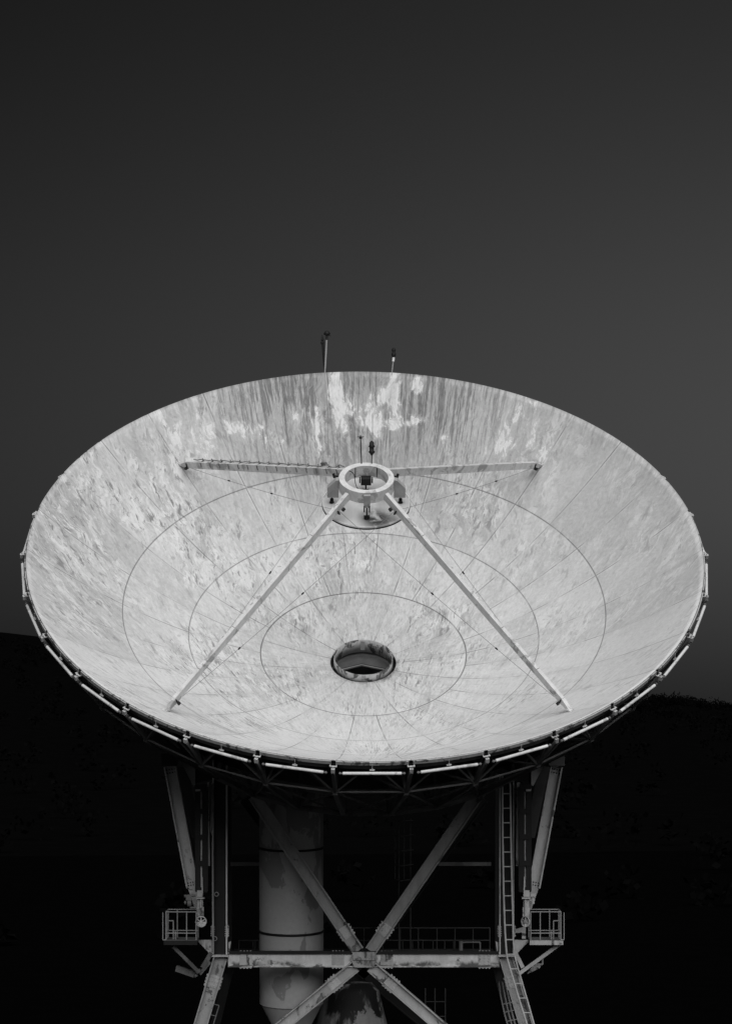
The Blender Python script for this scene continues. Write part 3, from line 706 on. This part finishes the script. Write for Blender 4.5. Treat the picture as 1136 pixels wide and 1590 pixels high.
    # pipe clips on the columns
b = MB()
for u, v in ((336, 1389), (333.5, 1458)): b.lathe([(0.06, -.015), (.085, -.015), (.085, .015), (.06, .015)], 16, c=F(u, v, YF-.3), X=XA, Y=Vec((0, 0, 1)), Z=YA, closed=True)
b.each('lifting_eye', M_RAIL, tower)
b = MB(); b.path([F(329, 1216, YF-.4), F(329, 1262, YF-.4), F(327.5, 1290, YF-.4), F(330.5, 1299, YF-.4), F(330, 1310, YF-.4), F(330, 1336, YF-.4), F(331, 1480, YF-.4)], .035); b.build('conduit', M_RAIL, tower)

# elevation jacks
for sgn in (-1, 1):
    X = lambda u: 563+(u-563 if sgn < 0 else 563-u)+(1.5 if sgn > 0 else 0)
    base = F(X(312), 1440, YF-.6)
    j = thing('elevation_jack', base, 'tall screw jack with a spoked handwheel seen face on, beside the left tower column' if sgn < 0 else 'tall screw jack with a narrow turned handwheel, beside the ladder on the right column', 'screw jack', 'jacks that tilt the dish')
    Yj = YF-.6
    b = MB()
    for c0, c1 in ((303, 311), (314, 323)):
        w = (c1-c0)/FPX*Yj; p, q = F(X((c0+c1)/2), 1384, Yj), F(X((c0+c1)/2), 1222, Yj); b.bar(p, q, 0.34, w, XA)
    for v in (1222, 1260, 1300, 1341, 1382): b.box(F(X(312.5), v, Yj-.19), 0.42, 0.03, 0.18)
    b.each('guide_channel', M_DARK, j)
    b = MB(); b.tube(F(X(312.5), 1394, Yj-.05), F(X(312.5), 1230, Yj-.05), 0.035, 10); b.build('screw', M_ROD, j)
    b = MB(); b.bar(F(X(324.5), 1345, Yj+.1), F(X(323.0), 1215, Yj+.1), .12, .06 if sgn < 0 else .10, XA); b.build('guide_rail', M_TOWER, j)
    b = MB(); b.prism([F(X(303.5), 1223, Yj-.2), F(X(310.5), 1223, Yj-.2), F(X(311), 1229, Yj-.2), F(X(303), 1229, Yj-.2)], YA*.38); b.build('cap', M_TOWER, j)
    b = MB(); b.prism([F(X(306), 1383, Yj-.25), F(X(313), 1383, Yj-.25), F(X(313), 1362, Yj-.25), F(X(314.5), 1362, Yj-.25), F(X(315), 1393, Yj-.25), F(X(305.5), 1393, Yj-.25)], YA*.3)
    b.box(F(X(311.5), 1394.5, Yj-.1), .30, .5, .05); b.box(F(X(311), 1417, Yj-.1), .25, .26, .38); b.box(F(X(311), 1402, Yj-.1), .20, .2, .30); b.tube(F(X(312), 1394, Yj-.26), F(X(312), 1428, Yj-.26), .04, 8); b.build('gearbox', M_TOWER, j)
    b = MB(); c = F(X(312), 1431.5, Yj-.35); wx = XA if sgn < 0 else Vec((.72, -.69, 0)); wz = YA if sgn < 0 else Vec((.69, .72, 0))
    b.lathe([(0.165, -.025), (.205, -.025), (.205, .025), (.165, .025)], 28, c=c, X=wx, Y=Vec((0, 0, 1)), Z=wz, closed=True)
    for a in (0, 60, 120): v = wx*math.cos(math.radians(a+30))+Vec((0, 0, 1))*math.sin(math.radians(a+30)); b.bar(c-v*.18, c+v*.18, .035, .035)
    b.prism([c+Vec((-.17, .01, -.02)) if sgn < 0 else c+wx*-.17, c+wx*.17, c+wx*.1-Vec((0, 0, .15)), c-wx*.1-Vec((0, 0, .15))], wz*.02)
    b.tube(c-wz*.05, c+wz*.2, .05, 10); b.build('handwheel', M_ROD, j)
    # motor beside it
    b = MB()
    if sgn < 0:
        b.tube(F(291, 1403, Yj), F(297, 1403, Yj), .13, 12); b.tube(F(286, 1392, Yj), F(303, 1391, Yj), .05, 8); b.tube(F(286, 1402, Yj), F(289, 1402, Yj), .07, 8); b.tube(F(295, 1410, Yj), F(305, 1410, Yj), .045, 8); b.bar(F(293, 1382, Yj), F(299, 1382, Yj), .04, .04); b.box(F(293, 1395, Yj), .2, .2, .16)
    else:
        b.tube(F(827, 1391, Yj), F(827, 1404, Yj), .06, 10); b.box(F(827, 1390, Yj), .18, .2, .12); b.bar(F(820, 1398, Yj), F(830, 1398, Yj), .06, .06); b.tube(F(820, 1384, Yj), F(822, 1380, Yj), .05, 8)
    b.each('motor', M_TRUSS if sgn < 0 else M_TOWER, j)

# small side platforms
def railing(b, pts, ht, rails=(1.0,), r=0.022, posts=True, per=None):
    for p, q in zip(pts[:-1], pts[1:]):
        for f in rails: b.tube(p+Vec((0, 0, ht*f)), q+Vec((0, 0, ht*f)), r, 6)
    for p in pts: b.tube(p, p+Vec((0, 0, ht)), r, 6)
for sgn in (-1, 1):
    X = lambda u: 563+(u-563 if sgn < 0 else 563-u)+(2 if sgn > 0 else 0)
    Yp = YF-1.0
    base = F(X(280), 1466, Yp)
    t = thing('side_platform', base, 'small railed platform jutting out from the left column beside the handwheel' if sgn < 0 else 'small railed platform jutting out to the right of the ladder', 'platform', 'platforms beside the jacks')
    x0, x1 = F(X(255), 1457, Yp).x, F(X(306), 1457, Yp).x; zf = F(0, 1460, Yp).z; zt2 = F(0, 1416.5, Yp).z
    b = MB(); b.box(Vec(((x0+x1)/2, Yp+.7, zf-.03)), abs(x1-x0), 1.4, .05); b.build('deck', M_TRUSS, t)
    b = MB(); b.box(Vec(((x0+x1)/2, Yp+.0, zf-.1)), abs(x1-x0), .05, .16); b.box(Vec((x0, Yp+.7, zf-.1)), .05, 1.35, .158); b.build('edge_channel', M_TOWER if sgn > 0 else M_DARK, t)
    b = MB(); H = zt2-zf
    xs = [x0+(x1-x0)*f for f in (0.03, 0.33, 0.66, 0.97)]
    P3 = [Vec((x1-(x1-x0)*.03, Yp, zf)), Vec((x0+(x1-x0)*.68, Yp, zf)), Vec((x0+(x1-x0)*.05, Yp, zf)), Vec((x0+(x1-x0)*.05, Yp+1.3, zf)), Vec((x0+(x1-x0)*.33, Yp+1.3, zf)), Vec((x1-(x1-x0)*.03, Yp+1.3, zf))]
    railing(b, P3, H, (1.0, 0.24))
    for i in range(4): b.tube(P3[2]+Vec((0, .25+.27*i, 0)), P3[2]+Vec((0, .25+.27*i, H*(.95-.06*i))), .02, 6)
    b.tube(P3[2]-XA*sgn*-.0+XA*sgn*.11, P3[2]+XA*sgn*.11+Vec((0, 0, H*.98)), .02, 6); b.tube(P3[2], P3[2]+XA*sgn*.11, .02, 6)
    m0 = Vec((x0+(x1-x0)*.10, Yp+.3, zf+H*.66)); m1 = Vec((x0+(x1-x0)*.26, Yp+.3, zf+H*.66)); b.path([m0, m1, m1-Vec((0, 0, H*.66))], .022); b.tube(m1+XA*-sgn*.08-Vec((0, 0, H*.66)), m1+XA*-sgn*.08-Vec((0, 0, H*.38)), .03, 6)
    b.each('railing', M_RAIL if sgn > 0 else M_RAIL, t)
    b = MB()
    if sgn > 0: b.bar(Vec((x0-.05, Yp+.3, zf-.16)), F(805, 1513, YF-.3), .13, .13); b.each('knee_brace', M_TOWER, t)
    else: b.bar(F(268, 1470, Yp+.4), F(307, 1509, YF-.2), .13, .13); b.tube(F(306, 1507, YF-.25), F(309, 1511, YF-.25), .12, 10); b.bar(F(274, 1504, YF+.3), F(303, 1514, YF+.1), .16, .22); b.bar(F(310, 1513, YF-.2), F(326, 1494, YF-.2), .1, .12); b.bar(F(314, 1503, YF-.2), F(328, 1480, YF-.2), .16, .16); b.tube(F(303, 1514, YF-.2), F(305, 1517, YF-.2), .08, 8); b.each('knee_brace', M_TRUSS, t)
    if sgn > 0:
        b = MB(); c = F(826, 1507, YF+.6); b.prism([F(818, 1513, YF+.4), F(838, 1504, YF+.4), F(839, 1499, YF+.4), F(828, 1499, YF+.4)], YA*.1); b.path([F(828, 1498, YF+.4), F(842, 1498, YF+.4), F(842, 1486, YF+.4)], .035)
        b.prism([F(798, 1444, YF-.2), F(812, 1440, YF-.2), F(816, 1440, YF-.2), F(816, 1458, YF-.2), F(810, 1458, YF-.2), F(810, 1449, YF-.2), F(799, 1449, YF-.2)], YA*.1); b.each('step_bracket', M_TOWER, t)

# access ladder up the right column and leg
base = F(829, 1590, YF-.5); lad = thing('access_ladder', base, 'pale steel ladder bending out over the right front leg and up its column', 'ladder')
Yl = YF-.55
Lr = [(779.5, 1205), (780, 1300), (781.5, 1385), (783, 1430), (784.5, 1460), (786.5, 1486), (791, 1503), (808, 1560), (818, 1592), (834, 1645)]
Rr = [(791.5, 1205), (793, 1300), (794.5, 1385), (796, 1430), (796.5, 1460), (798.5, 1484), (803.5, 1503), (820, 1560), (829, 1592), (845, 1645)]
b = MB(); b.path([F(u, v, Yl) for u, v in Lr], .036, 8); b.path([F(u, v, Yl) for u, v in Rr], .034, 8); b.build('rails', M_RAIL2, lad)
def interp(pl, v):
    for (a, b0), (c, d0) in zip(pl[:-1], pl[1:]):
        if b0 <= v <= d0: return a+(c-a)*(v-b0)/(d0-b0)
rg = MB(); v = 1210.0
while v < 1640:
    rg.tube(F(interp(Lr, v), v, Yl), F(interp(Rr, min(v-.3, 1640)), v, Yl), .022, 6); v += 22.7
rg.build('rungs', M_RAIL2, lad)
base = F(780, 1590, YF+2); l2 = thing('caged_ladder', base, 'dim caged ladder curving up behind the right front leg', 'ladder')
b = MB(); 
for o in (0, 6.5, 12): b.path([F(774+o*.8, 1525, YF+2), F(777+o, 1548, YF+2), F(783+o, 1575, YF+2), F(793+o, 1612, YF+2)], .03)
for v in (1559, 1571, 1585, 1599): b.tube(F(779+(v-1559)*.33, v+1.5, YF+2), F(795+(v-1559)*.33, v-2, YF+2), .022, 6)
b.build('cage', M_RAIL, l2)
base = F(335, 1600, YF+2.5); l3 = thing('leg_ladder', base, 'short narrow ladder lying along the left front leg', 'ladder')
b = MB(); P = [F(340, 1562, YF+1), F(330, 1595, YF+1), F(325, 1612, YF+1)]; Q = [F(329, 1559, YF+1), F(321, 1592, YF+1), F(316, 1609, YF+1)]; b.path(P, .02); b.path(Q, .02)
for i in range(4): f = i*.33; b.tube(Q[0]+(Q[2]-Q[0])*f, P[0]+(P[2]-P[0])*f, .018, 6)
b.build('ladder_frame', M_RAIL, l3)
base = F(626, 1480, YB+1); l4 = thing('hooped_ladder', base, 'faint hooped ladder hanging in the dark behind the right brace', 'ladder')
b = MB()
for u in (613, 619, 627, 637): b.tube(F(u, 1270 if u > 620 else 1272, YB+1), F(u, 1478 if u in (619, 637) else 1365, YB+1), .03, 6)
for v in range(1274, 1370, 23): b.path([F(613, v, YB+1), F(622, v+2, YB+.4), F(641, v, YB+1)], .025)
b.build('cage', M_DIMRAIL, l4)
base = F(675, 1600, YB+1); l5 = thing('rear_ladder', base, 'faint wide ladder frame below the beam, in the dark right of the brace', 'ladder')
b = MB()
for u in (660, 675, 691): b.tube(F(u, 1535, YB+1), F(u, 1610, YB+1), .03, 6)
for v in (1556, 1579): b.tube(F(660, v, YB+1), F(691, v, YB+1), .025, 6)
b.build('ladder_frame', M_DIMRAIL, l5)

# rear walkway with its railing
base = F(640, 1482, YB+2.5); wk = thing('rear_walkway', base, 'dark walkway with a long dim railing behind the cross beam', 'walkway')
Yw = YB+2.2; zf = F(0, 1480, Yw).z; H = F(0, 1441.5, Yw).z-zf
b = MB(); b.box(Vec(((F(360, 0, Yw).x+F(768, 0, Yw).x)/2, Yw+1.0, zf-.05)), F(768, 0, Yw).x-F(360, 0, Yw).x, 2.0, .1); b.build('deck', M_DARK, wk)
b = MB(); us = [545, 565, 594, 621, 649, 678, 706, 734, 760]
railing(b, [F(u, 1480, Yw) for u in us], H, (1.0, .5, .1), .026)
railing(b, [F(u, 1480, Yw+1.9) for u in (625, 640, 656, 672, 690, 704)], H*.5, (1.0,), .022)
railing(b, [F(u, 1480, Yw-.2) for u in (371, 393, 396, 402)], H*.5, (1.0,), .03)
b.each('railing', M_DIMRAIL, wk)
b = MB(); railing(b, [F(717, 1480, Yw-.4), F(745, 1480, Yw-.4)], H*.42, (1.0,), .035); b.tube(F(715, 1480, Yw-.4), F(715, 1462, Yw-.4), .08, 8); b.build('gate', M_RAIL, wk)

# grey tube in the middle of the tower
TILT = Vec((0, -0.085, 1)).normalized()
base = F(452.5, 1560, 113.5); tube = thing('waveguide_tube', base, 'fat peeling grey tube with dark flange rings standing inside the tower', 'tube')
rt = 49.6/FPX*113.5; ty = Vec((0, 1, 0)).cross(TILT); TX = XA; TY = TILT.cross(TX).normalized()
def tz(v): return (F(0, v, 113.5).z-base.z)/TILT.z
b = MB(); b.lathe([(rt, tz(1558)), (rt, tz(1444.2))], 72, c=base, X=TX, Y=TY, Z=TILT); b.lathe([(rt, tz(1443.8)), (rt, tz(1314.2))], 72, c=base, X=TX, Y=TY, Z=TILT); b.lathe([(rt, tz(1313.8)), (rt, tz(1225))], 72, c=base, X=TX, Y=TY, Z=TILT); b.build('shell', M_TUBE, tube)
b = MB()
for v in (1444, 1314): b.lathe([(rt-.01, tz(v)-.05), (rt+.04, tz(v)-.05), (rt+.04, tz(v)+.03), (rt-.01, tz(v)+.03)], 72, c=base, X=TX, Y=TY, Z=TILT, closed=True)
b.each('flange_ring', M_DARK, tube)
b = MB(); b.lathe([(rt*.965, tz(1558.2)), (rt*.80, tz(1575)), (rt*.45, tz(1608)), (rt*.40, tz(1660))], 72, c=base, X=TX, Y=TY, Z=TILT); b.build('taper', M_TUBE, tube)
b = MB(); b.box(F(449, 1441, 113.5-rt-.1), .42, .06, .16); b.build('name_plate', M_DARK, tube)
# stained pedestal further down
base = F(545, 1640, 116); base.z = 0
pd_ = thing('pedestal', base, 'stained concrete pedestal low in the middle of the tower, behind the crossed braces', 'pedestal')
b = MB(); zb0 = 0; zt0 = F(0, 1524, 116).z
b.lathe([(1.9, 0), (1.35, zt0-1.6), (1.05, zt0-.35), (.8, zt0-.05), (0, zt0)], 48, c=base); b.build('plinth', M_CONC, pd_)
